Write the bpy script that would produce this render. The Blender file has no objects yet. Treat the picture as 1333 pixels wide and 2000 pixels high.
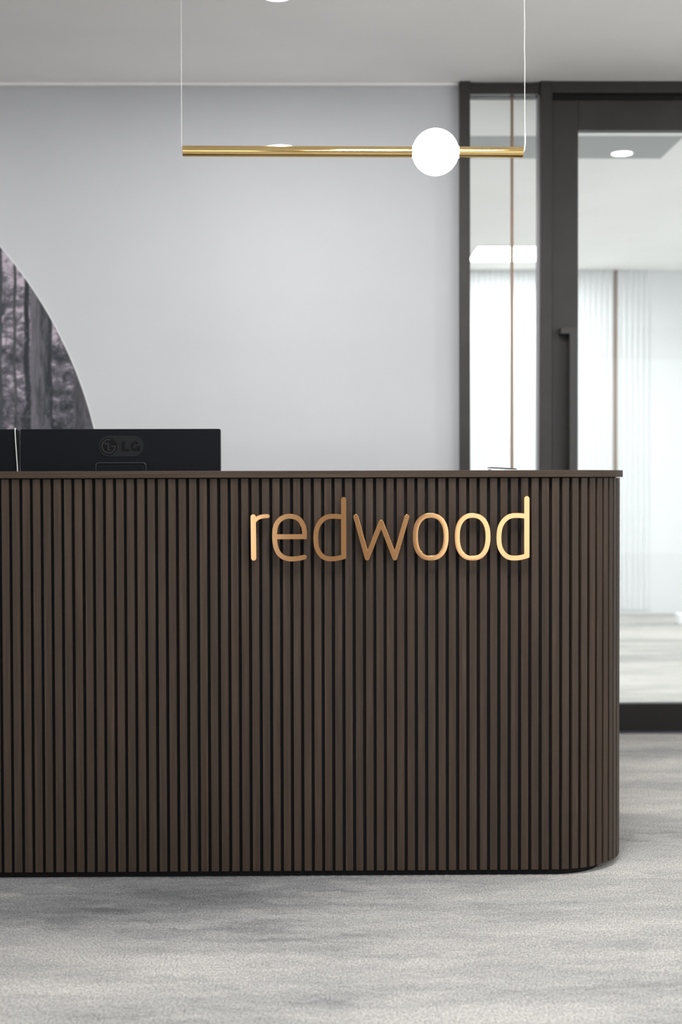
import bpy, bmesh, math, random
from mathutils import Vector, Matrix
random.seed(4)
PI = math.pi
scn = bpy.context.scene
COL = scn.collection

# ------------------------------------------------------------ camera
EYE = 1.059
pitch, yaw, roll = math.radians(1.3), math.radians(0.65), 0.0026
F = Vector((math.sin(yaw)*math.cos(pitch), math.cos(yaw)*math.cos(pitch), -math.sin(pitch)))
R0 = Vector((math.cos(yaw), -math.sin(yaw), 0)); U0 = R0.cross(F)
Rv = R0*math.cos(roll) - U0*math.sin(roll); Uv = U0*math.cos(roll) + R0*math.sin(roll)
cd = bpy.data.cameras.new('camera'); cam = bpy.data.objects.new('camera', cd); COL.objects.link(cam)
cd.sensor_fit = 'VERTICAL'; cd.sensor_height = 36; cd.sensor_width = 24; cd.lens = 50.0
cam.matrix_world = Matrix((( Rv.x, Uv.x, -F.x, 0), (Rv.y, Uv.y, -F.y, 0), (Rv.z, Uv.z, -F.z, EYE), (0, 0, 0, 1)))
cd.dof.use_dof = True; cd.dof.focus_distance = 3.80; cd.dof.aperture_fstop = 2.8
cd.clip_start = 0.02
scn.camera = cam

# ------------------------------------------------------------ world, exposure
w = bpy.data.worlds.new('sky'); scn.world = w; w.use_nodes = True
w.node_tree.nodes['Background'].inputs[0].default_value = (0.86, 0.93, 1.0, 1)
w.node_tree.nodes['Background'].inputs[1].default_value = 1.0
scn.view_settings.view_transform = 'Standard'; scn.view_settings.look = 'None'
scn.view_settings.gamma = 1.0; scn.view_settings.use_curve_mapping = False
scn.view_settings.exposure = 0.2
scn.cycles.use_denoising = True
scn.cycles.max_bounces = 10; scn.cycles.diffuse_bounces = 6; scn.cycles.transparent_max_bounces = 12
scn.cycles.sample_clamp_indirect = 6.0
scn.cycles.caustics_reflective = False; scn.cycles.caustics_refractive = False

CEIL = 2.69; WALL = 5.90; REAR = -3.5; FAR = 11.12; LEFT = -4.6; RIGHT = 4.4
def area(name, loc, rot, size, size_y, power, colr=(1, 1, 1), shape='RECTANGLE', spread=180):
    l = bpy.data.lights.new(name, 'AREA'); l.shape = shape; l.size = size; l.size_y = size_y
    l.energy = power; l.color = colr; l.spread = math.radians(spread)
    o = bpy.data.objects.new(name, l); COL.objects.link(o); o.location = loc; o.rotation_euler = rot
    return o
# lamps at the unseen rear windows, plus an added one at the right
area('unseen_window_lamp', (2.57, REAR+0.03, 1.30), (PI/2, 0, 0), 3.4, 2.1, 15.5, (1.0, 0.96, 0.92))
area('unseen_window_lamp', (-1.9, REAR+0.03, 1.30), (PI/2, 0, 0), 2.7, 2.1, 20, (0.92, 0.96, 1.0))
area('unseen_window_lamp', (RIGHT-0.03, 0.9, 1.45), (PI/2, 0, PI/2), 2.6, 2.1, 42, (1.0, 0.97, 0.93))  # added fill lamp at a made-up window, brightens the desk's right end

# ------------------------------------------------------------ helpers
def link(o, parent=None):
    COL.objects.link(o)
    if parent is not None: o.parent = parent
    return o
def mk(name, verts, faces, mat, parent=None, loc=(0, 0, 0), smooth=False, bevel=0, seg=2):
    me = bpy.data.meshes.new(name); me.from_pydata([tuple(v) for v in verts], [], faces)
    bm = bmesh.new(); bm.from_mesh(me); bmesh.ops.recalc_face_normals(bm, faces=bm.faces)
    bm.to_mesh(me); bm.free()
    me.materials.append(mat)
    if smooth:
        for p in me.polygons: p.use_smooth = True
    o = bpy.data.objects.new(name, me); o.location = loc; link(o, parent)
    if bevel:
        m = o.modifiers.new('bevel', 'BEVEL'); m.width = bevel; m.segments = seg
        m.limit_method = 'ANGLE'; m.angle_limit = math.radians(40)
        o.modifiers.new('normals', 'WEIGHTED_NORMAL')
    return o
class MB:
    def __init__(s): s.v = []; s.f = []
    def add(s, v, f):
        n = len(s.v); s.v += [tuple(a) for a in v]; s.f += [tuple(i+n for i in q) for q in f]; return s
    def box(s, x0, x1, y0, y1, z0, z1):
        return s.add([(x0,y0,z0),(x1,y0,z0),(x1,y1,z0),(x0,y1,z0),(x0,y0,z1),(x1,y0,z1),(x1,y1,z1),(x0,y1,z1)],
                     [(0,3,2,1),(4,5,6,7),(0,1,5,4),(1,2,6,5),(2,3,7,6),(3,0,4,7)])
    def prism_z(s, pts, z0, z1):
        n = len(pts)
        return s.add([(x,y,z0) for x,y in pts]+[(x,y,z1) for x,y in pts],
                     [tuple(range(n))[::-1], tuple(range(n,2*n))]+[(i,(i+1)%n,n+(i+1)%n,n+i) for i in range(n)])
    def prism_y(s, pts, y0, y1):          # outline in x,z
        n = len(pts)
        return s.add([(x,y0,z) for x,z in pts]+[(x,y1,z) for x,z in pts],
                     [tuple(range(n)), tuple(range(n,2*n))[::-1]]+[(i,(i+1)%n,n+(i+1)%n,n+i) for i in range(n)])
    def ring_y(s, outer, inner, y0, y1):
        n = len(outer); V = []
        for y in (y0, y1):
            V += [(x,y,z) for x,z in outer] + [(x,y,z) for x,z in inner]
        f = []
        for i in range(n):
            j = (i+1) % n
            f += [(i,j,n+j,n+i), (2*n+i,3*n+i,3*n+j,2*n+j), (i,2*n+i,2*n+j,j), (n+i,n+j,3*n+j,3*n+i)]
        return s.add(V, f)
    def tube(s, path, r, n=10, caps=True):
        path = [Vector(p) for p in path]; V = []; m = len(path)
        for i, p in enumerate(path):
            d = (path[min(i+1,m-1)]-path[max(i-1,0)]).normalized()
            a = d.orthogonal().normalized() if i == 0 else (a - d*a.dot(d)).normalized()
            b = d.cross(a)
            V += [p + (a*math.cos(2*PI*k/n)+b*math.sin(2*PI*k/n))*r for k in range(n)]
        f = [(i*n+k, i*n+(k+1)%n, (i+1)*n+(k+1)%n, (i+1)*n+k) for i in range(m-1) for k in range(n)]
        if caps: f += [tuple(range(n))[::-1], tuple(range((m-1)*n, m*n))]
        return s.add(V, f)
    def disc_z(s, c, r, z0, z1, n=40):
        return s.prism_z([(c[0]+r*math.cos(2*PI*k/n), c[1]+r*math.sin(2*PI*k/n)) for k in range(n)], z0, z1)
    def build(s, name, mat, parent=None, loc=(0,0,0), **k):
        lx, ly, lz = loc
        return mk(name, [(x-lx, y-ly, z-lz) for x,y,z in s.v], s.f, mat, parent, loc, **k)
def empty(name, loc, label=None, cat=None, group=None, kind=None):
    o = bpy.data.objects.new(name, None); o.empty_display_size = .1; o.location = loc; link(o)
    return tag(o, label, cat, group, kind)
def tag(o, label=None, cat=None, group=None, kind=None):
    if label: o['label'] = label
    if cat: o['category'] = cat
    if group: o['group'] = group
    if kind: o['kind'] = kind
    return o
def child(mb, name, mat, parent, **k):      # built in world coordinates, stored relative to its parent
    base = parent.location if parent.parent is None else parent.location + parent.parent.location
    o = mk(name, [(x-base[0], y-base[1], z-base[2]) for x,y,z in mb.v], mb.f, mat, parent, (0,0,0), **k)
    return o
def catmull(P, k=6):
    out = []
    for i in range(len(P)-1):
        p0 = P[max(i-1,0)]; p1 = P[i]; p2 = P[i+1]; p3 = P[min(i+2,len(P)-1)]
        for j in range(k):
            t = j/k
            out.append(tuple(.5*((2*b)+(-a+c)*t+(2*a-5*b+4*c-d)*t*t+(-a+3*b-3*c+d)*t**3) for a,b,c,d in zip(p0,p1,p2,p3)))
    out.append(P[-1]); return out
def stroke(P, wid, cap0='r', cap1='r', n=8, wid1=None):
    """outline of a stroke along P with mitred inner and round outer joins"""
    P = [Vector((a[0], a[1])) for a in P]; N = len(P)
    D = [(P[i+1]-P[i]).normalized() for i in range(N-1)]
    nrm = lambda d: Vector((-d.y, d.x))
    W = [wid + ((wid1 or wid)-wid)*i/(N-1) for i in range(N)]
    Lf, Rt = [], []
    for i in range(N):
        h = W[i]/2
        if i in (0, N-1):
            d = D[0] if i == 0 else D[-1]
            Lf.append(P[i]+nrm(d)*h); Rt.append(P[i]-nrm(d)*h); continue
        a, b = nrm(D[i-1]), nrm(D[i]); m = (a+b).normalized(); c = max(.25, m.dot(a))
        cr = D[i-1].x*D[i].y - D[i-1].y*D[i].x
        if c > .97:
            Lf.append(P[i]+m*h/c); Rt.append(P[i]-m*h/c)
        else:
            sgn = 1 if cr > 0 else -1      # left turn: the inner side is left
            inner, outer = (Lf, Rt) if cr > 0 else (Rt, Lf)
            inner.append(P[i]+m*h/c*sgn)
            a0 = math.atan2(-sgn*a.y, -sgn*a.x); a1 = math.atan2(-sgn*b.y, -sgn*b.x)
            da = (a1-a0+PI) % (2*PI) - PI
            for k in range(n+1):
                t = a0+da*k/n; outer.append(P[i]+Vector((math.cos(t), math.sin(t)))*h)
    def cap(c, d, h):
        a0 = math.atan2(-nrm(d).y, -nrm(d).x)+0
        return [c+Vector((math.cos(a0+PI*k/n), math.sin(a0+PI*k/n)))*h for k in range(1, n)]
    out = list(Rt)
    if cap1 == 'r': out += cap(P[-1], D[-1], W[-1]/2)
    out += Lf[::-1]
    if cap0 == 'r': out += cap(P[0], -D[0], W[0]/2)
    return [(v.x, v.y) for v in out]

# ------------------------------------------------------------ materials
def mat(name, col=(.5,.5,.5), rough=.5, metal=0, spec=.5, emit=None, es=0):
    m = bpy.data.materials.new(name); m.use_nodes = True; b = m.node_tree.nodes['Principled BSDF']
    b.inputs['Base Color'].default_value = (*col, 1); b.inputs['Roughness'].default_value = rough
    b.inputs['Metallic'].default_value = metal; b.inputs['Specular IOR Level'].default_value = spec
    if emit: b.inputs['Emission Color'].default_value = (*emit, 1); b.inputs['Emission Strength'].default_value = es
    return m
class NT:
    def __init__(s, m): s.m = m; s.t = m.node_tree; s.b = s.t.nodes['Principled BSDF']
    def n(s, typ, **k):
        q = s.t.nodes.new(typ)
        for a, v in k.items(): setattr(q, a, v)
        return q
    def l(s, a, b): s.t.links.new(a, b)
    def math(s, op, a, b=None, c=None):
        q = s.n('ShaderNodeMath', operation=op)
        for i, v in enumerate((a, b, c)):
            if v is None: continue
            if isinstance(v, (int, float)): q.inputs[i].default_value = v
            else: s.l(v, q.inputs[i])
        return q.outputs[0]
    def map(s, src, scale, loc=(0,0,0)):
        q = s.n('ShaderNodeMapping'); q.inputs['Scale'].default_value = scale; q.inputs['Location'].default_value = loc
        s.l(src, q.inputs['Vector']); return q.outputs[0]
    def noise(s, vec, scale, detail=4, rough=.55, dist=0):
        q = s.n('ShaderNodeTexNoise'); q.inputs['Scale'].default_value = scale; q.inputs['Detail'].default_value = detail
        q.inputs['Roughness'].default_value = rough; q.inputs['Distortion'].default_value = dist
        s.l(vec, q.inputs['Vector']); return q.outputs['Fac']
    def ramp(s, fac, stops):
        q = s.n('ShaderNodeValToRGB'); e = q.color_ramp.elements
        while len(e) < len(stops): e.new(.5)
        for i, (p, c) in enumerate(stops): e[i].position = p; e[i].color = (*c, 1)
        s.l(fac, q.inputs[0]); return q.outputs[0]
    def mix(s, fac, a, b, blend='MIX'):
        q = s.n('ShaderNodeMix', data_type='RGBA', blend_type=blend)
        for sock, v in ((q.inputs[0], fac), (q.inputs[6], a), (q.inputs[7], b)):
            if isinstance(v, (int, float)): sock.default_value = v
            elif isinstance(v, tuple): sock.default_value = (*v, 1)
            else: s.l(v, sock)
        return q.outputs[2]
    def bump(s, h, strength, dist=.002):
        q = s.n('ShaderNodeBump'); q.inputs['Strength'].default_value = strength; q.inputs['Distance'].default_value = dist
        s.l(h, q.inputs['Height']); s.l(q.outputs[0], s.b.inputs['Normal'])

def wood(name, axis):
    m = mat(name, rough=.5, spec=.28); t = NT(m); tc = t.n('ShaderNodeTexCoord'); oi = t.n('ShaderNodeObjectInfo')
    off = t.n('ShaderNodeCombineXYZ')
    for i, k in enumerate((37.0, 91.0, 53.0)): t.l(t.math('MULTIPLY', oi.outputs['Random'], k), off.inputs[i])
    add = t.n('ShaderNodeVectorMath', operation='ADD'); t.l(tc.outputs['Object'], add.inputs[0]); t.l(off.outputs[0], add.inputs[1])
    sc = (420, 420, 7) if axis == 'z' else (7, 60, 420)
    sc2 = (90, 90, 2.2) if axis == 'z' else (1.6, 20, 90)
    fine = t.noise(t.map(add.outputs[0], sc), 1.0, 3, .6, .3)
    broad = t.noise(t.map(add.outputs[0], sc2), 1.0, 4, .6, .8)
    c1 = t.ramp(broad, [(.25, (.025, .0158, .0104)), (.5, (.0375, .0245, .0162)), (.78, (.055, .0370, .0252))])
    c2 = t.ramp(fine, [(.3, (.62, .60, .58)), (.5, (1, 1, 1)), (.75, (1.28, 1.26, 1.24))])
    c = t.mix(.75, c1, c2, 'MULTIPLY')
    tint = t.ramp(oi.outputs['Random'], [(0, (.93, .94, .95)), (.5, (1, 1, 1)), (1, (1.06, 1.03, 1.0))])
    t.l(t.mix(1, c, tint, 'MULTIPLY'), t.b.inputs['Base Color'])
    t.bump(fine, .25, .0006)
    return m
M_SLAT = wood('walnut_slat', 'z'); M_TOP = wood('walnut_edge', 'x')
M_BLACK = mat('black_board', (.006, .006, .007), .8, spec=.2)
M_KICK = mat('black_kick', (.004, .004, .0045), .7, spec=.15)
M_GREYBOARD = mat('laminate', (.20, .19, .18), .5)

def plaster(name, col, amp=.03):
    m = mat(name, col, .75, spec=.25); t = NT(m); tc = t.n('ShaderNodeTexCoord')
    f = t.noise(tc.outputs['Object'], 1.3, 3); a = tuple(c*(1-amp) for c in col); b = tuple(min(1, c*(1+amp)) for c in col)
    t.l(t.ramp(f, [(.3, a), (.7, b)]), t.b.inputs['Base Color'])
    t.bump(t.noise(tc.outputs['Object'], 260, 2), .05, .001); return m
M_WALL = plaster('wall_paint', (.545, .56, .588)); M_CEIL = plaster('ceiling_paint', (.93, .922, .912))
M_WHITE = plaster('white_paint', (.83, .85, .87), .01); M_FLUTE = plaster('fluted_paint', (.74, .755, .77), .01); M_PIER = plaster('pier_paint', (.30, .27, .24))
M_GREYCEIL = mat('perforated_metal', (.42, .43, .44), .6); t = NT(M_GREYCEIL); tc = t.n('ShaderNodeTexCoord')
v = t.n('ShaderNodeTexVoronoi'); v.inputs['Scale'].default_value = 70; v.inputs['Randomness'].default_value = 0
t.l(tc.outputs['Object'], v.inputs['Vector'])
t.l(t.ramp(v.outputs['Distance'], [(.25, (.18, .19, .19)), (.4, (.47, .48, .49))]), t.b.inputs['Base Color'])

def carpet():
    m = mat('carpet', rough=.95, spec=.1); t = NT(m); tc = t.n('ShaderNodeTexCoord'); g = tc.outputs['Object']
    wv = t.n('ShaderNodeVectorMath', operation='MULTIPLY_ADD'); nz = t.n('ShaderNodeTexNoise'); nz.inputs['Scale'].default_value = 22; nz.inputs['Detail'].default_value = 4
    t.l(g, nz.inputs['Vector']); t.l(nz.outputs['Color'], wv.inputs[0]); wv.inputs[1].default_value = (.16, .07, 0); t.l(g, wv.inputs[2])
    q = wv.outputs[0]
    streak = t.noise(t.map(q, (1.5, 5.0, 1)), 1.0, 7, .62)
    streak2 = t.noise(t.map(q, (6, 26, 1), (3, 7, 0)), 1.0, 5, .7)
    big = t.noise(t.map(g, (.5, 1.7, 1), (4.3, 2.1, 0)), 1.0, 2, .5)
    s = t.math('ADD', t.math('MULTIPLY', streak, .5), t.math('ADD', t.math('MULTIPLY', streak2, .30), t.math('MULTIPLY', big, .45)))
    # darker field in front of the desk: carpet pattern with shade painted in
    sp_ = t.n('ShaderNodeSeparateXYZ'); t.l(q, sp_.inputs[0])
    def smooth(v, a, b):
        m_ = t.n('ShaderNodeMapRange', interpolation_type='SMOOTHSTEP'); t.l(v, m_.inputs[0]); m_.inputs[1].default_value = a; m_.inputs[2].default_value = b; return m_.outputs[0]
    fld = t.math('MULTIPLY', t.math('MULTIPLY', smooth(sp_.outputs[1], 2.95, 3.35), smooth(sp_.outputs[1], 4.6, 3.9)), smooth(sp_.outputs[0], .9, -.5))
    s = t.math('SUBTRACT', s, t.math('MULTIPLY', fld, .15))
    base = t.ramp(s, [(.30, (.15, .152, .158)), (.44, (.30, .302, .308)), (.56, (.52, .512, .50)), (.68, (.69, .67, .64)), (.82, (.83, .80, .76))])
    fib = t.noise(t.map(g, (1, .55, 1)), 210, 4, .8)
    sp = t.ramp(fib, [(.34, (.30, .30, .31)), (.5, (.98, .98, .98)), (.64, (1.5, 1.49, 1.47))])
    t.l(t.mix(.8, base, sp, 'MULTIPLY'), t.b.inputs['Base Color'])
    t.bump(fib, 1.0, .010); return m
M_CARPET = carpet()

M_FRAME = mat('dark_bronze_frame', (.030, .026, .025), .42, spec=.5); t = NT(M_FRAME)
t.l(t.ramp(t.noise(t.n('ShaderNodeTexCoord').outputs['Object'], 9, 3), [(.3, (.016, .0138, .013)), (.7, (.024, .0205, .0193))]), t.b.inputs['Base Color'])
M_BASE = mat('black_rail', (.008, .0075, .007), .5, spec=.25); t = NT(M_BASE)
t.l(t.ramp(t.noise(t.map(t.n('ShaderNodeTexCoord').outputs['Object'], (9, 1, 14)), 1, 3), [(.62, (.008, .0075, .007)), (.80, (.03, .029, .028))]), t.b.inputs['Base Color'])
M_HANDLE = mat('dark_handle', (.035, .034, .034), .35)
M_BEAD = mat('aluminium_bead', (.30, .29, .31), .35, 1)
M_BRASSTRIP = mat('brass_strip', (.27, .18, .125), .35, .6)
M_GLASS = bpy.data.materials.new('clear_glass'); M_GLASS.use_nodes = True; nt = M_GLASS.node_tree; nt.nodes.clear()
o_ = nt.nodes.new('ShaderNodeOutputMaterial'); mx = nt.nodes.new('ShaderNodeMixShader'); tr = nt.nodes.new('ShaderNodeBsdfTransparent')
gl = nt.nodes.new('ShaderNodeBsdfGlossy'); gl.inputs['Roughness'].default_value = .01; tr.inputs[0].default_value = (.955, .975, .965, 1)
fr = nt.nodes.new('ShaderNodeFresnel'); fr.inputs[0].default_value = 1.32
nt.links.new(fr.outputs[0], mx.inputs[0]); nt.links.new(tr.outputs[0], mx.inputs[1]); nt.links.new(gl.outputs[0], mx.inputs[2]); nt.links.new(mx.outputs[0], o_.inputs[0])

M_COPPER = mat('brushed_copper', (.84, .475, .225), .12, 1)
M_BRASS = mat('polished_brass', (.78, .56, .24), .06, 1)
t = NT(M_BRASS); tc = t.n('ShaderNodeTexCoord'); t.l(t.ramp(t.noise(tc.outputs['Object'], 6, 3), [(.3, (.74, .53, .22)), (.7, (.80, .58, .26))]), t.b.inputs['Base Color'])
M_GLOBE = mat('opal_glass', (.9, .88, .85), .3, emit=(1, .92, .86), es=8.0)
M_CORD = mat('clear_cord', (.85, .83, .80), .4)
M_PLASTIC = mat('monitor_plastic', (.0040, .0052, .0075), .6, spec=.12); t = NT(M_PLASTIC); tc = t.n('ShaderNodeTexCoord')
ck = t.n('ShaderNodeTexChecker'); ck.inputs['Scale'].default_value = 330; t.l(tc.outputs['Object'], ck.inputs['Vector']); t.bump(ck.outputs['Fac'], .25, .0004)
M_PLATE = mat('monitor_plate', (.0075, .008, .0092), .5, spec=.2); M_INK = mat('logo_black', (.0015, .0015, .002), .45, spec=.15)
M_GREY = mat('logo_grey', (.016, .016, .018), .4); M_GLOSS = mat('monitor_moulding', (.008, .011, .015), .3)
M_CABLE = mat('white_cable', (.75, .76, .72), .4); M_PAPER = mat('white_paper', (.85, .86, .86), .7)
M_COVER = mat('dark_cover', (.02, .035, .04), .5); M_SCREEN = mat('screen_glass', (.01, .01, .012), .12)
M_LAMP = mat('lamp_diffuser', (.9, .9, .9), .4, emit=(1, .97, .93), es=14)
M_PANEL = mat('panel_diffuser', (.9, .9, .9), .4, emit=(1, 1, 1), es=5)

# ------------------------------------------------------------ setting
S = dict(kind='structure')
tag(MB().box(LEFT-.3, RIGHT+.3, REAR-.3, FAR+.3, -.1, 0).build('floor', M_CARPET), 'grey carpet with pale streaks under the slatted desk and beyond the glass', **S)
ceil = tag(MB().box(LEFT-.2, RIGHT+.2, REAR-.2, FAR+.2, CEIL, CEIL+.12).build('ceiling', M_CEIL), 'smooth white ceiling', **S)
child(MB().box(-1.2, 1.714, 6.79, 7.255, CEIL-.002, CEIL+.01), 'ceiling_panel', M_GREYCEIL, ceil)
tag(MB().box(LEFT-.1, .558, WALL, WALL+.12, 0, CEIL).build('wall_back', M_WALL), 'plain pale grey wall behind the desk', **S)
tag(MB().box(LEFT-.12, LEFT, REAR-.1, FAR+.1, 0, CEIL).build('wall_left', M_PIER), **S)
wr = MB().box(RIGHT, RIGHT+.12, REAR-.1, -.4, 0, CEIL).box(RIGHT, RIGHT+.12, 2.2, FAR+.1, 0, CEIL)
wr.box(RIGHT, RIGHT+.12, -.4, 2.2, 0, .4); wr.box(RIGHT, RIGHT+.12, -.4, 2.2, 2.5, CEIL)
tag(wr.build('wall_right', M_WHITE), **S)
wd = MB()
for y_ in (-.4, .45, 1.3, 2.15): wd.box(RIGHT+.04, RIGHT+.09, y_, y_+.05, .4, 2.5)
tag(wd.build('window_4', M_KICK), **S)  # unseen window, added for the light from the right
rear = MB()
rear.box(LEFT-.1, -3.35, REAR-.12, REAR, 0, CEIL); rear.box(-.45, .85, REAR-.12, REAR, 0, CEIL); rear.box(4.32, RIGHT+.1, REAR-.12, REAR, 0, CEIL)
rear.box(-3.35, -.45, REAR-.12, REAR, 0, .2); rear.box(.85, 4.32, REAR-.12, REAR, 0, .2)
rear.box(-3.35, -.45, REAR-.12, REAR, 2.4, CEIL); rear.box(.85, 4.32, REAR-.12, REAR, 2.4, CEIL)
tag(rear.build('wall_rear', M_PIER), **S)
far = tag(MB().box(LEFT-.1, RIGHT+.1, FAR, FAR+.12, 0, CEIL).build('wall_far', M_FLUTE), 'white fluted wall at the end of the bright room behind the glass', **S)
# fluting of the far wall: one shared half-round batten
pts = [(.0182*math.cos(PI*k/8), -.014*math.sin(PI*k/8)) for k in range(9)]
bat = MB().prism_z(pts[::-1], .035, CEIL-.002); bme = None; x = .42
while x < 2.53:
    if bme is None:
        b0 = child(bat, 'batten', M_FLUTE, far, smooth=False); bme = b0.data
        for q in bme.vertices: pass
        # child() stored the vertices relative to the wall's origin (0,0,0); place it by its location
        b0.location = (x, FAR, 0)
    else:
        o = bpy.data.objects.new('batten', bme); link(o, far); o.location = (x, FAR, 0)
    x += .0444
    if abs(x-2.274) < .025: x = 2.274+.03
jt = child(MB().box(2.267, 2.283, FAR-.018, FAR, .035, CEIL-.002), 'joint_strip', M_BRASSTRIP, far); jt['label'] = 'thin brass joint strip'
tag(MB().box(2.575, 3.6, 10.30, 10.42, 0, .075).build('trim_1', M_WHITE, bevel=.004), 'low white boxed skirting at the end of the fluted wall', **S)
tag(MB().box(LEFT, .556, WALL-.016, WALL, CEIL-.010, CEIL).build('trim_2', M_CEIL), 'thin pale shadow bead where wall meets ceiling', **S)
tag(MB().box(LEFT, .556, WALL-.014, WALL, 0, .09).build('baseboard_back', M_WHITE, bevel=.003), **S)
# partition between the rooms, right of the door (outside the frame)
tag(MB().box(2.06, RIGHT, WALL, WALL+.12, 0, CEIL).build('wall_partition', M_WALL), **S)

# glazed side light
FY = WALL-.035
win = empty('window_1', (.719, WALL, 0), 'tall narrow fixed pane in a black frame between wall and door', kind='structure')
child(MB().box(.558, .600, FY-.012, WALL+.07, 0, CEIL-.001), 'jamb', M_FRAME, win, bevel=.0015)
child(MB().box(.600, .8895, FY, WALL+.06, 2.640, CEIL-.008), 'header', M_FRAME, win)
child(MB().box(.600, .8895, FY, WALL+.06, 0, .09), 'sill', M_FRAME, win)
child(MB().box(.600, .8885, WALL+.005, WALL+.015, .09, 2.640), 'pane', M_GLASS, win)
child(MB().box(.7735, .7840, WALL+.001, WALL+.019, .09, 2.640), 'glazing_joint', M_BRASSTRIP, win)['label'] = 'thin copper coloured vertical joint'
child(MB().box(.8800, .8890, FY+.012, WALL+.02, .09, 2.640), 'glazing_bead', M_BEAD, win)['label'] = 'thin grey metal bead'

door = empty('door_1', (1.49, WALL, 0), 'glass door with wide dark bronze frame and long pull handle', kind='structure')
child(MB().box(.889, .937, FY-.015, WALL+.07, 0, CEIL-.001), 'post', M_FRAME, door, bevel=.0015)
child(MB().box(2.00, 2.06, FY-.015, WALL+.07, 0, CEIL-.001), 'post', M_FRAME, door, bevel=.0015)
child(MB().box(.937, 2.00, FY-.012, WALL+.07, 2.642, CEIL-.001), 'header', M_FRAME, door, bevel=.0015)
child(MB().box(.937, 2.00, FY+.03, WALL+.06, 2.615, 2.642), 'head_stop', M_BASE, door)
DY0, DY1 = WALL-.025, WALL+.025
child(MB().box(.940, 1.048, DY0, DY1, .010, 2.617), 'stile', M_FRAME, door, bevel=.002)
child(MB().box(1.89, 1.998, DY0, DY1, .010, 2.617), 'stile', M_FRAME, door, bevel=.002)
child(MB().box(1.048, 1.89, DY0, DY1, 2.4947, 2.617), 'rail', M_FRAME, door, bevel=.002)
child(MB().box(1.048, 1.89, DY0, DY1, .010, .1243), 'rail', M_BASE, door, bevel=.002)['label'] = 'black bottom rail with faint scuffs'
child(MB().box(1.048, 1.89, WALL-.006, WALL+.006, .1243, 2.4947), 'pane', M_GLASS, door)
child(MB().box(.937, 2.00, WALL-.04, WALL+.06, 0, .006), 'threshold', M_BEAD, door)['label'] = 'thin metal threshold strip'
hp = [(.966, 1.677), (.966, 1.652), (1.001, 1.652), (1.001, .70), (.966, .70), (.966, .675), (1.0345, .675), (1.0345, 1.677)]
child(MB().prism_y(hp, 5.805, DY0-.002), 'handle', M_HANDLE, door, bevel=.0015)['label'] = 'long black angular pull handle'
# windows of the rear wall (behind the camera)
for i, (a, b) in enumerate(((.85, 4.32), (-3.35, -.45))):
    wd = MB(); n = 3
    for k in range(n+1):
        xx = a+(b-a)*k/n; wd.box(max(a, xx-.025), min(b, xx+.025), REAR-.09, REAR-.04, .2, 2.4)
    wd.box(a, b, REAR-.09, REAR-.04, .2, .25); wd.box(a, b, REAR-.09, REAR-.04, 2.35, 2.4)
    tag(wd.build('window_%d' % (i+2), M_FRAME), **S)

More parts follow.
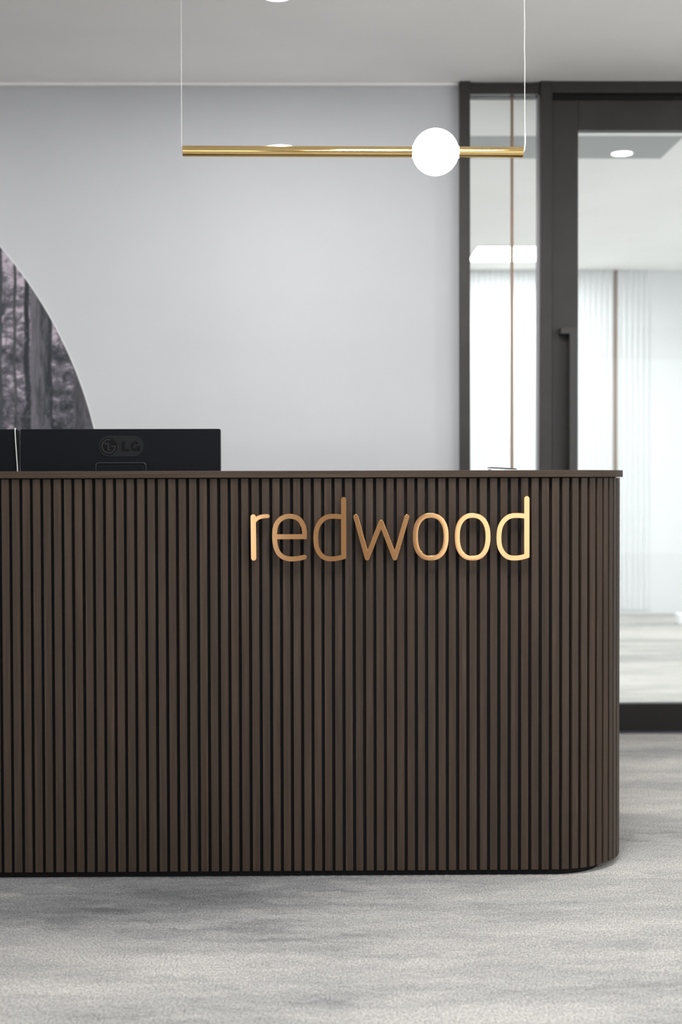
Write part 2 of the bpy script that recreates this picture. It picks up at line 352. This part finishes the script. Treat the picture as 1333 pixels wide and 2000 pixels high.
# ------------------------------------------------------------ mural
def mural_mat():
    m = mat('forest_print', rough=.55, spec=.3); t = NT(m); tc = t.n('ShaderNodeTexCoord'); g = tc.outputs['Object']
    sp = t.n('ShaderNodeSeparateXYZ'); t.l(g, sp.inputs[0])
    wob = t.math('MULTIPLY', t.math('SUBTRACT', t.noise(t.map(g, (2, 1, 5)), 1.0, 3), .5), .022)
    X = t.math('ADD', sp.outputs[0], wob); Z = sp.outputs[2]
    fol = t.noise(t.map(g, (20, 1, 26)), 1.0, 7, .72, .6)
    folb = t.noise(t.map(g, (5.5, 1, 8)), 1.0, 3, .6, .3)
    zl = t.n('ShaderNodeMapRange'); t.l(Z, zl.inputs[0]); zl.inputs[1].default_value = 1.2; zl.inputs[2].default_value = 1.95
    zl.inputs[3].default_value = .06; zl.inputs[4].default_value = -.065
    s = t.math('ADD', t.math('ADD', t.math('MULTIPLY', fol, .62), t.math('MULTIPLY', folb, .38)), t.math('MULTIPLY', zl.outputs[0], -1))
    c = t.ramp(s, [(.37, (.024, .029, .036)), (.455, (.065, .067, .08)), (.52, (.16, .15, .18)), (.60, (.50, .44, .52))])
    bark = t.noise(t.map(g, (75, 1, 9)), 1.0, 5, .65, .5)
    def trunk(c, xc, wd, dark, lite, soft=.003, side=0.0):
        d = t.math('ABSOLUTE', t.math('SUBTRACT', X, xc))
        mr = t.n('ShaderNodeMapRange'); t.l(d, mr.inputs[0]); mr.inputs[1].default_value = wd/2-soft; mr.inputs[2].default_value = wd/2+soft
        mr.inputs[3].default_value = 1; mr.inputs[4].default_value = 0
        # trunks are lit from one side in the print itself
        sh = t.math('MULTIPLY', t.math('DIVIDE', t.math('SUBTRACT', X, xc), wd), side)
        col = t.ramp(t.math('SUBTRACT', bark, sh), [(.35, dark), (.68, lite)])
        return t.mix(mr.outputs[0], c, col)
    px = lambda p: -1.3365 + .002124*p
    c = trunk(c, px(28), .012, (.035, .038, .045), (.09, .09, .10))
    c = trunk(c, px(79), .088, (.028, .033, .041), (.155, .15, .175), side=.36)
    c = trunk(c, px(160), .080, (.034, .036, .042), (.115, .11, .13))
    c = trunk(c, px(51.5), .021, (.016, .020, .026), (.040, .046, .055))
    c = trunk(c, px(-6), .040, (.026, .033, .040), (.085, .095, .11))
    c = trunk(c, px(-60), .075, (.03, .035, .042), (.12, .12, .14), side=.3)
    for k, (p, wd) in enumerate(((-120, .05), (-190, .11), (-300, .07), (-390, .16), (-520, .09), (-650, .14), (-800, .10), (-980, .15), (-1200, .1))):
        c = trunk(c, px(p), wd, (.028, .034, .042), (.13, .13, .15), side=.25)
    bush = t.noise(t.map(g, (30, 1, 16), (2, 0, 3)), 1.0, 5, .7, 1.2)
    zb = t.n('ShaderNodeMapRange'); t.l(Z, zb.inputs[0]); zb.inputs[1].default_value = 1.25; zb.inputs[2].default_value = 1.52
    zb.inputs[3].default_value = .62; zb.inputs[4].default_value = .0
    bm_ = t.n('ShaderNodeMapRange'); t.l(t.math('SUBTRACT', bush, t.math('SUBTRACT', .62, t.math('MULTIPLY', zb.outputs[0], .2))), bm_.inputs[0])
    bm_.inputs[1].default_value = 0; bm_.inputs[2].default_value = .06; bm_.inputs[3].default_value = 0; bm_.inputs[4].default_value = .55
    c = t.mix(bm_.outputs[0], c, (.16, .155, .185))
    t.l(c, t.b.inputs['Base Color']); return m
cxm, czm, Rm = -2.6753, .8681, 1.768
arc = []
zb = .10; a0 = math.asin((zb-czm)/Rm)
for k in range(161):
    a = a0 + (PI-2*a0)*k/160; arc.append((cxm+Rm*math.cos(a), czm+Rm*math.sin(a)))
mu = MB().prism_y(arc[::-1], WALL-.003, WALL).build('wall_mural', mural_mat())
tag(mu, 'large round monochrome forest print on the grey wall behind the monitors', 'mural')
edge = [(cxm+(Rm+.0025)*math.cos(a0+(PI-2*a0)*k/160), czm+(Rm+.0025)*math.sin(a0+(PI-2*a0)*k/160)) for k in range(161)]
eb = MB()
for k in range(160):
    (x0,z0),(x1,z1) = arc[k], arc[k+1]; (x2,z2),(x3,z3) = edge[k], edge[k+1]
    eb.add([(x0,WALL-.004,z0),(x1,WALL-.004,z1),(x3,WALL-.004,z3),(x2,WALL-.004,z2),(x0,WALL,z0),(x1,WALL,z1),(x3,WALL,z3),(x2,WALL,z2)],
           [(0,1,2,3),(4,7,6,5),(0,4,5,1),(3,2,6,7)])
child(eb, 'rim', M_PAPER, mu)['label'] = 'thin white cut edge'

# ------------------------------------------------------------ desk
D = 3.770; CX = .605; RR = .220; P_ = .02755; SW = .0202; XL = -1.78; BACK = 4.52
desk = empty('reception_desk', (-.45, 4.1, 0), 'dark walnut reception desk with vertical slats, rounded right end and thin top', 'desk')
def outline(off, xl, yb, r=None, dx=0):
    """plan of the desk moved outwards by off, counter-clockwise seen from above, starting at the back left"""
    r = (RR+off) if r is None else r; x1 = CX+RR+off+dx; y0 = D-off
    p = [(xl, yb), (xl, y0)]
    for k in range(25):
        a = -PI/2 + PI/2*k/24; p.append((x1-r+r*math.cos(a), y0+r+r*math.sin(a)))
    return p+[(x1, yb)]
# backing board: a thin curved shell behind the slats
o1 = outline(-.0115, XL, BACK); o2 = outline(-.0295, XL, BACK)
sh = MB(); n = len(o1)-1
for z0, z1 in ((.020, 1.0645),):
    V = [(x,y,z0) for x,y in o1[1:]]+[(x,y,z1) for x,y in o1[1:]]+[(x,y,z0) for x,y in o2[1:]]+[(x,y,z1) for x,y in o2[1:]]
    f = []
    for i in range(n-1):
        f += [(i,i+1,n+i+1,n+i), (2*n+i,3*n+i,3*n+i+1,2*n+i+1), (n+i,n+i+1,3*n+i+1,3*n+i), (i,2*n+i,2*n+i+1,i+1)]
    f += [(0,n,3*n,2*n), (n-1,3*n-1,4*n-1,2*n-1)]
    sh.add(V, f)
child(sh, 'backing_panel', M_BLACK, desk)
kx = outline(-.014, XL+.01, BACK-.02, r=.150, dx=-.050)
child(MB().prism_z(kx, 0, .030), 'kick_plate', M_KICK, desk)
child(MB().box(XL, XL+.018, D+.012, BACK, .02, 1.063), 'end_panel', M_SLAT, desk)
child(MB().box(XL+.02, .66, D+.032, BACK, .705, .730), 'worktop', M_GREYBOARD, desk, bevel=.001)
child(MB().box(.66, .678, D+.032, BACK, .03, 1.062), 'side_panel', M_GREYBOARD, desk)
ct = outline(.0085, XL-.005, D+.27); ct = ct[:-1]+[(CX+RR+.0085, BACK+.01), (.655, BACK+.01), (.655, D+.30), (.625, D+.27)]
child(MB().prism_z(ct, 1.0645, 1.0832), 'counter_top', M_TOP, desk, bevel=.0012)
prof = [(-SW/2, 0), (-SW/2, -.0095), (-SW/2+.0012, -.0112), (SW/2-.0012, -.0112), (SW/2, -.0095), (SW/2, 0)]
sm = MB().prism_z(prof, .0168, 1.0622); slat_me = None
def slat(x, y, rz):
    global slat_me
    if slat_me is None:
        o = mk('slat', sm.v, sm.f, M_SLAT, desk); slat_me = o.data
    else:
        o = bpy.data.objects.new('slat', slat_me); link(o, desk)
    o.location = (x-desk.location.x, y-desk.location.y, 0); o.rotation_euler = (0, 0, rz)
x = -.829+SW/2
while x-P_ > XL+SW/2: x -= P_
ri = RR-.0112
while x <= CX+.002:
    slat(x, D+.0112, 0); x += P_
s = x-CX
while s < RR*PI/2:
    a = s/RR; slat(CX+ri*math.sin(a), D+RR-ri*math.cos(a), a); s += P_
s -= RR*PI/2; y = D+RR+s
while y < BACK-.01:
    slat(CX+ri, y, PI/2); y += P_

# ------------------------------------------------------------ lettering on the desk
sign = empty('desk_sign', (.17, 3.757, .93), 'shiny copper lettering fixed across the slats of the desk front', 'sign')
LY0, LY1 = 3.7485, 3.7575; SWd = .0134
def letter(parts, w=SWd):
    obs = [mk('tmp', *(lambda m_: (m_.v, m_.f))(MB().prism_y(p[::-1], LY0, LY1)), M_COPPER) for p in parts]
    for o in obs[1:]:
        m_ = obs[0].modifiers.new('join', 'BOOLEAN'); m_.operation = 'UNION'; m_.solver = 'EXACT'; m_.object = o
    dg = bpy.context.evaluated_depsgraph_get(); me = bpy.data.meshes.new_from_object(obs[0].evaluated_get(dg))
    mb = MB(); mb.v = [tuple(v.co) for v in me.vertices]; mb.f = [tuple(p.vertices) for p in me.polygons]
    for o in obs: bpy.data.objects.remove(o)
    bpy.data.meshes.remove(me)
    return mb
e_pts = [(-.0541,.9026),(-.0539,.9199),(-.0565,.9361),(-.0646,.9514),(-.0757,.9597),(-.0919,.9632),(-.1061,.9612),(-.1183,.9542),(-.1275,.9424),(-.1316,.9282),(-.1327,.91),(-.1317,.8937),(-.1287,.8795),(-.1217,.8653),(-.1106,.8555),(-.0964,.851),(-.0842,.8505),(-.07,.8519),(-.0545,.8552)]
b1 = [(.0495,.9606),(.0339,.9623),(.0217,.9627),(.0105,.9619),(-.0007,.9579),(-.0118,.9482),(-.02,.934),(-.0237,.9157),(-.024,.8954),(-.0216,.8802),(-.0161,.868),(-.007,.8574),(.0051,.8514),(.0193,.8504),(.0336,.8518),(.0512,.8562)]
b2 = [(x+.4841, z+.0007) for x, z in b1]
wl = [(.0815,.9616),(.1112,.8522),(.1481,.9468),(.1845,.8520),(.2164,.9608)]
def superell(cx, cz, a, b, e=2.35, n=72):
    out = []
    for k in range(n):
        t_ = 2*PI*k/n; c, s_ = math.cos(t_), math.sin(t_)
        out.append((cx+a*math.copysign(abs(c)**(2/e), c), cz+b*math.copysign(abs(s_)**(2/e), s_)))
    return out
def put_letter(mb): return child(mb, 'letter', M_COPPER, sign, bevel=.0006)
r_arm = catmull([(-.1872,.9490),(-.1801,.9565),(-.174,.96),(-.1669,.9622),(-.1588,.9634),(-.1508,.9636)])
put_letter(letter([stroke([(-.189,.9617),(-.1881,.8532)], .0138), stroke(r_arm, .0105, cap0='f')]))
put_letter(letter([stroke(catmull(e_pts), .0128, cap0='f'), [(-.1327,.9157),(-.0545,.9157),(-.0545,.9026),(-.1327,.9026)][::-1]]))
def stem(x, zt, zb): 
    h = .00685; out = [(x+h*math.cos(PI*k/10), zt-h+h*math.sin(PI*k/10)) for k in range(11)]
    return (out+[(x-h, zb+.004), (x+h-.002, zb+.0012), (x+h-.0006, zb+.0018), (x+h, zb+.0036)])[::-1]
put_letter(letter([stroke(catmull(b1), .0127, cap0='f', cap1='f'), stem(.0495, 1.0135, .8495)]))
put_letter(letter([stroke(wl, .0128)]))
for cx_, cz_ in ((.2793, .9077), (.3901, .9072)):
    a_, b_ = .0473, .0626
    put_letter(MB().ring_y(superell(cx_, cz_, a_, b_), superell(cx_, cz_, a_-.0134, b_-.0124), LY0, LY1))
put_letter(letter([stroke(catmull(b2), .0127, cap0='f', cap1='f'), stem(.5336, 1.0145, .8502)]))
for x_, z_ in ((-.189,.95),(-.188,.87),(-.131,.92),(-.085,.852),(.0495,.99),(.0495,.87),(-.022,.90),(.10,.90),(.1481,.944),(.19,.88),(.2386,.9077),(.32,.9077),(.3495,.907),(.431,.907),(.5336,.99),(.5336,.87),(.462,.90)):
    child(MB().tube([(x_, LY1-.001, z_), (x_, D+.0005, z_)], .0022, 8), 'standoff_pin', M_BRASS, sign)

# ------------------------------------------------------------ monitors (backs turned to the camera)
def rrect(x0, x1, z0, z1, r, n=6):
    p = []
    for cx_, cz_, s0 in ((x1-r,z0+r,-PI/2),(x1-r,z1-r,0),(x0+r,z1-r,PI/2),(x0+r,z0+r,PI)):
        p += [(cx_+r*math.cos(s0+PI/2*k/n), cz_+r*math.sin(s0+PI/2*k/n)) for k in range(n+1)]
    return p[::-1]
MY = 4.085
def monitor(xc, label):
    t_ = empty('computer_monitor', (xc, MY+.03, .73), label, 'monitor')
    X0, X1, Z0, Z1 = xc-.286, xc+.286, .868, 1.206
    child(MB().prism_y(rrect(X0, X1, Z0, Z1, .004), MY, MY+.035), 'housing', M_PLASTIC, t_, bevel=.0015)
    child(MB().prism_y(rrect(X0+.002, X1-.002, Z0+.002, Z1-.002, .004), MY+.035, MY+.043), 'bezel', M_PLASTIC, t_)
    child(MB().box(X0+.018, X1-.018, MY+.0425, MY+.0438, Z0+.02, Z1-.018), 'screen', M_SCREEN, t_)
    dx = xc
    pill = rrect(dx-.0625-.0, dx+.0670, 1.1262, 1.1868, .030, 12)
    lp = child(MB().prism_y(pill, MY-.0012, MY+.002), 'badge', M_PLATE, t_, bevel=.0004)
    sub = lambda mb, name, m_: child2(mb, name, m_, lp, t_)
    yb = MY-.0014
    cxr, czr = dx-.0330, 1.1565
    circ = [(cxr+.0245*math.cos(2*PI*k/40), czr+.0245*math.sin(2*PI*k/40)) for k in range(40)][::-1]
    sub(MB().prism_y(circ, yb-.0006, yb+.001), 'emblem_disc', M_INK)
    em = MB(); r_ = .0190
    ar = [(cxr+r_*math.cos(a), czr+r_*math.sin(a)) for a in [math.radians(75+ (360-75)*k/36) for k in range(37)]]
    em.prism_y(stroke(ar+[(cxr+.006, czr)], .0021, 'f', 'f')[::-1], yb-.0010, yb)
    em.prism_y(stroke([(cxr-.001, czr+.0105), (cxr-.001, czr-.0105), (cxr+.006, czr-.0105)], .0021, 'f', 'f')[::-1], yb-.0010, yb)
    em.prism_y([(cxr-.0085+.0022*math.cos(2*PI*k/14), czr+.0075+.0022*math.sin(2*PI*k/14)) for k in range(14)][::-1], yb-.0010, yb)
    sub(em, 'emblem_lines', M_GREY)
    lx = dx+.0045; z0, z1 = 1.1425, 1.1700
    sub(MB().prism_y([(lx,z1),(lx,z0),(lx+.0222,z0),(lx+.0222,z0+.0062),(lx+.0082,z0+.0062),(lx+.0082,z1)], yb-.0006, yb+.001), 'letter', M_INK)
    gx = lx+.0395; gz = (z0+z1)/2
    ga = [(gx+.0105*math.cos(a), gz+.0108*math.sin(a)) for a in [math.radians(48+(318-48)*k/24) for k in range(25)]]
    g = MB().prism_y(stroke(ga+[(gx+.0098, gz-.0085)], .0072, 'f', 'f')[::-1], yb-.0006, yb+.001)
    g.box(gx+.0062, gx+.0134, yb-.00062, yb+.001, z0+.0005, gz+.0008); g.box(gx+.0005, gx+.0134, yb-.00064, yb+.001, gz-.0042, gz+.0012)
    sub(g, 'letter', M_INK)
    a = rrect(dx-.0715, dx+.0745, .94, 1.1105, .010, 8); b = rrect(dx-.0685, dx+.0715, .943, 1.1075, .008, 8)
    child(MB().ring_y(a, b, MY-.0025, MY+.001), 'moulding', M_GLOSS, t_, bevel=.0006)
    child(MB().prism_y(rrect(dx-.0685, dx+.0675, .946, 1.1015, .007, 8), MY-.004, MY+.002), 'socket_cover', M_PLASTIC, t_, bevel=.0012)
    child(MB().box(xc-.035, xc+.035, MY-.022, MY-.003, .742, 1.00), 'stand_neck', M_PLASTIC, t_, bevel=.004)
    child(MB().prism_z([(xc+.13*math.cos(2*PI*k/40), MY+.02+.10*math.sin(2*PI*k/40)) for k in range(40)], .7302, .743), 'stand_base', M_PLASTIC, t_, bevel=.002)
    return t_
def child2(mb, name, m_, parent, root):
    b = root.location
    return mk(name, [(x-b[0], y-b[1], z-b[2]) for x,y,z in mb.v], mb.f, m_, parent)
monitor(-.5860, 'black computer monitor seen from behind with round emblem, right of the white cable')
monitor(-.5860-.5800, 'black computer monitor cut off by the left picture edge, left of the white cable')
cb = MB().tube(catmull([(-.888,MY+.020,1.2068),(-.8865,MY+.006,1.2085),(-.8860,MY-.004,1.2050),(-.8845,MY-.006,1.18),(-.8815,MY-.007,1.13),(-.8785,MY-.008,1.075),(-.878,MY-.006,.95),(-.88,MY-.02,.78),(-.885,MY-.04,.7325),(-.90,MY-.01,.7325)]), .0013, 8)
tag(cb.build('cable', M_CABLE, smooth=True), 'thin white cable hanging between the backs of the two monitors', 'cable')

# ------------------------------------------------------------ notebook on the counter
nb = empty('notebook', (.487, 3.915, 1.0832), 'small white notebook with a dark lifted cover lying on the counter end', 'notebook')
child(MB().box(.4545, .525, 3.87, 3.96, 1.0832, 1.0868), 'pages', M_PAPER, nb)
cv = MB().add([(.4535,3.868,1.0905),(.5225,3.868,1.0868),(.5225,3.962,1.0868),(.4535,3.962,1.0905),(.4535,3.868,1.0923),(.5225,3.868,1.0884),(.5225,3.962,1.0884),(.4535,3.962,1.0923)],
     [(0,3,2,1),(4,5,6,7),(0,1,5,4),(1,2,6,5),(2,3,7,6),(3,0,4,7)])
child(cv, 'cover', M_COVER, nb)

# ------------------------------------------------------------ pendant lamp
PY = 4.10
pl = empty('pendant_lamp', (.084, PY, CEIL), 'long polished brass bar pendant with one glowing round globe above the desk', 'lamp')
A, B = Vector((-.4040, PY, 2.0008)), Vector((.5722, PY, 1.9972))
gx = .3205; gc = A.lerp(B, (gx-A.x)/(B.x-A.x))
def barseg(a, b):
    mb = MB(); mb.tube([a, b], .0157, 48); return child(mb, 'bar', M_BRASS, pl, bevel=.0008, smooth=False)
for q in (barseg(A, gc-Vector((.060,0,0))), barseg(gc+Vector((.060,0,0)), B)):
    for p in q.data.polygons: p.use_smooth = len(p.vertices) == 4
gm = MB(); nu, nv = 48, 24; V = []; f = []
for i in range(nv+1):
    th = PI*i/nv
    for j in range(nu): V.append((gc.x+.0668*math.sin(th)*math.cos(2*PI*j/nu), PY+.0668*math.sin(th)*math.sin(2*PI*j/nu), gc.z+.0668*math.cos(th)))
for i in range(nv):
    for j in range(nu): f.append((i*nu+j, i*nu+(j+1)%nu, (i+1)*nu+(j+1)%nu, (i+1)*nu+j))
gm.add(V, f); child(gm, 'globe_shade', M_GLOBE, pl, smooth=True)['label'] = 'glowing white glass globe'
for sx in (-1, 1): child(MB().tube([gc+Vector((sx*.0640,0,0)), gc+Vector((sx*.0668,0,0))], .0178, 32), 'collar', M_GLOBE, pl)
um = MB(); V = []; f = []  # reflected highlight on the bar, modelled as a glowing oval
for i in range(9):
    ph = PI/2*i/8
    for j in range(28):
        V.append((-.1246+.0380*math.cos(ph)*math.cos(2*PI*j/28), PY+.009*math.cos(ph)*math.sin(2*PI*j/28), 2.0125+.0068*math.sin(ph)))
for i in range(8):
    for j in range(28): f.append((i*28+j, i*28+(j+1)%28, (i+1)*28+(j+1)%28, (i+1)*28+j))
um.add(V, f); child(um, 'bar_highlight', M_GLOBE, pl, smooth=True)['label'] = 'small glowing oval on top of the bar, standing in for a reflected highlight'
child(MB().tube([(-.4065,PY,CEIL),(-.4070,PY,2.35),(-.4072,PY,2.02),(-.4060,PY,2.006),(-.4040,PY,2.001)], .0006, 6), 'cord', M_CORD, pl)
child(MB().tube(catmull([(.5758,PY,CEIL),(.5762,PY,2.42),(.5772,PY,2.36),(.5764,PY,2.30),(.5776,PY,2.25),(.5772,PY,2.15),(.5780,PY,2.05)]), .0010, 8), 'cord', M_CORD, pl)
child(MB().tube(catmull([(.5780,PY,2.052),(.5783,PY,2.03),(.5778,PY,2.016),(.5758,PY,2.004),(.5725,PY,1.999)]), .0019, 10), 'cord_sleeve', M_CORD, pl, smooth=True)
for x_ in (-.4065, .5758): child(MB().disc_z((x_, PY), .022, CEIL-.012, CEIL), 'ceiling_cap', M_BRASS, pl)

# ------------------------------------------------------------ ceiling downlights
def downlight(x, y, power, label, group=None, colr=(1, .97, .93), r=.045):
    d = empty('ceiling_downlight', (x, y, CEIL), label, 'ceiling light', group)
    n = 40; V = []; f = []
    for z, ra in ((CEIL, r+.012), (CEIL-.004, r+.010), (CEIL-.004, r), (CEIL-.001, r-.001)):
        V += [(x+ra*math.cos(2*PI*k/n), y+ra*math.sin(2*PI*k/n), z) for k in range(n)]
    for i in range(3): f += [(i*n+k, i*n+(k+1)%n, (i+1)*n+(k+1)%n, (i+1)*n+k) for k in range(n)]
    child(MB().add(V, f), 'trim_ring', M_WHITE, d)
    child(MB().disc_z((x, y), r-.001, CEIL-.003, CEIL-.001), 'diffuser', M_LAMP, d)
    l = area('lamp_light', (0, 0, -.006), (0, 0, 0), r*1.8, r*1.8, power, colr, 'DISK'); l.parent = d
    return d
downlight(-.157, 4.835, 14, 'small round recessed downlight at the top picture edge above the brass bar')
def light_panel(x0, x1, y0, y1, power, label, group=None, spread=180):
    d = empty('light_panel', ((x0+x1)/2, (y0+y1)/2, CEIL), label, 'ceiling light', group)
    fr_ = MB()
    for a in ((x0-.012,x0,y0-.012,y1+.012), (x1,x1+.012,y0-.012,y1+.012), (x0,x1,y0-.012,y0), (x0,x1,y1,y1+.012)): fr_.box(*a, CEIL-.008, CEIL)
    child(fr_, 'frame', M_WHITE, d); child(MB().box(x0, x1, y0, y1, CEIL-.005, CEIL-.001), 'diffuser', M_PANEL, d)
    l = area('lamp_light', (0, 0, -.012), (0, 0, 0), x1-x0, y1-y0, power, spread=spread); l.parent = d
downlight(-2.3, 4.865, 16, 'round recessed downlight near the wall beyond the left picture edge')
downlight(2.6, 4.9, 24, 'round recessed downlight near the glass door beyond the right picture edge')
for x_, y_, p_, lb in ((-2.6, 1.6, 4, 'far left square panel of the front ceiling'), (.2, 1.0, 14, 'central square panel of the front ceiling'), (3.2, 1.6, 35, 'right square panel of the front ceiling'), (.36, 2.85, 46, 'square panel of the front ceiling just ahead of the desk'), (-2.6, -1.6, 5, 'rear left square panel of the front ceiling'), (.2, -1.6, 16, 'rear central square panel of the front ceiling'), (3.8, -1.6, 25, 'rear right square panel of the front ceiling')):
    light_panel(x_-.3, x_+.3, y_-.3, y_+.3, p_, lb+', added fill light outside the picture')  # unseen fill panels, added to light the front room and desk
downlight(1.493, 7.14, 10, 'bright round downlight in the grey ceiling strip behind the glass door', r=.05)
light_panel(1.075, 1.70, 9.97, 10.62, 26, 'bright square ceiling panel seen through the narrow side pane')
for x_, y_, p_, lb in ((3.2, 7.0, 58, 'near right square panel'), (-.9, 7.0, 45, 'near left square panel'), (3.4, 9.2, 18, 'far right square panel'), (-.9, 9.2, 25, 'far left square panel')):
    light_panel(x_-.3, x_+.3, y_-.3, y_+.3, p_, lb+' of the back room ceiling, added fill light outside the picture', spread=165)  # extra unseen panels, added to brighten the back room
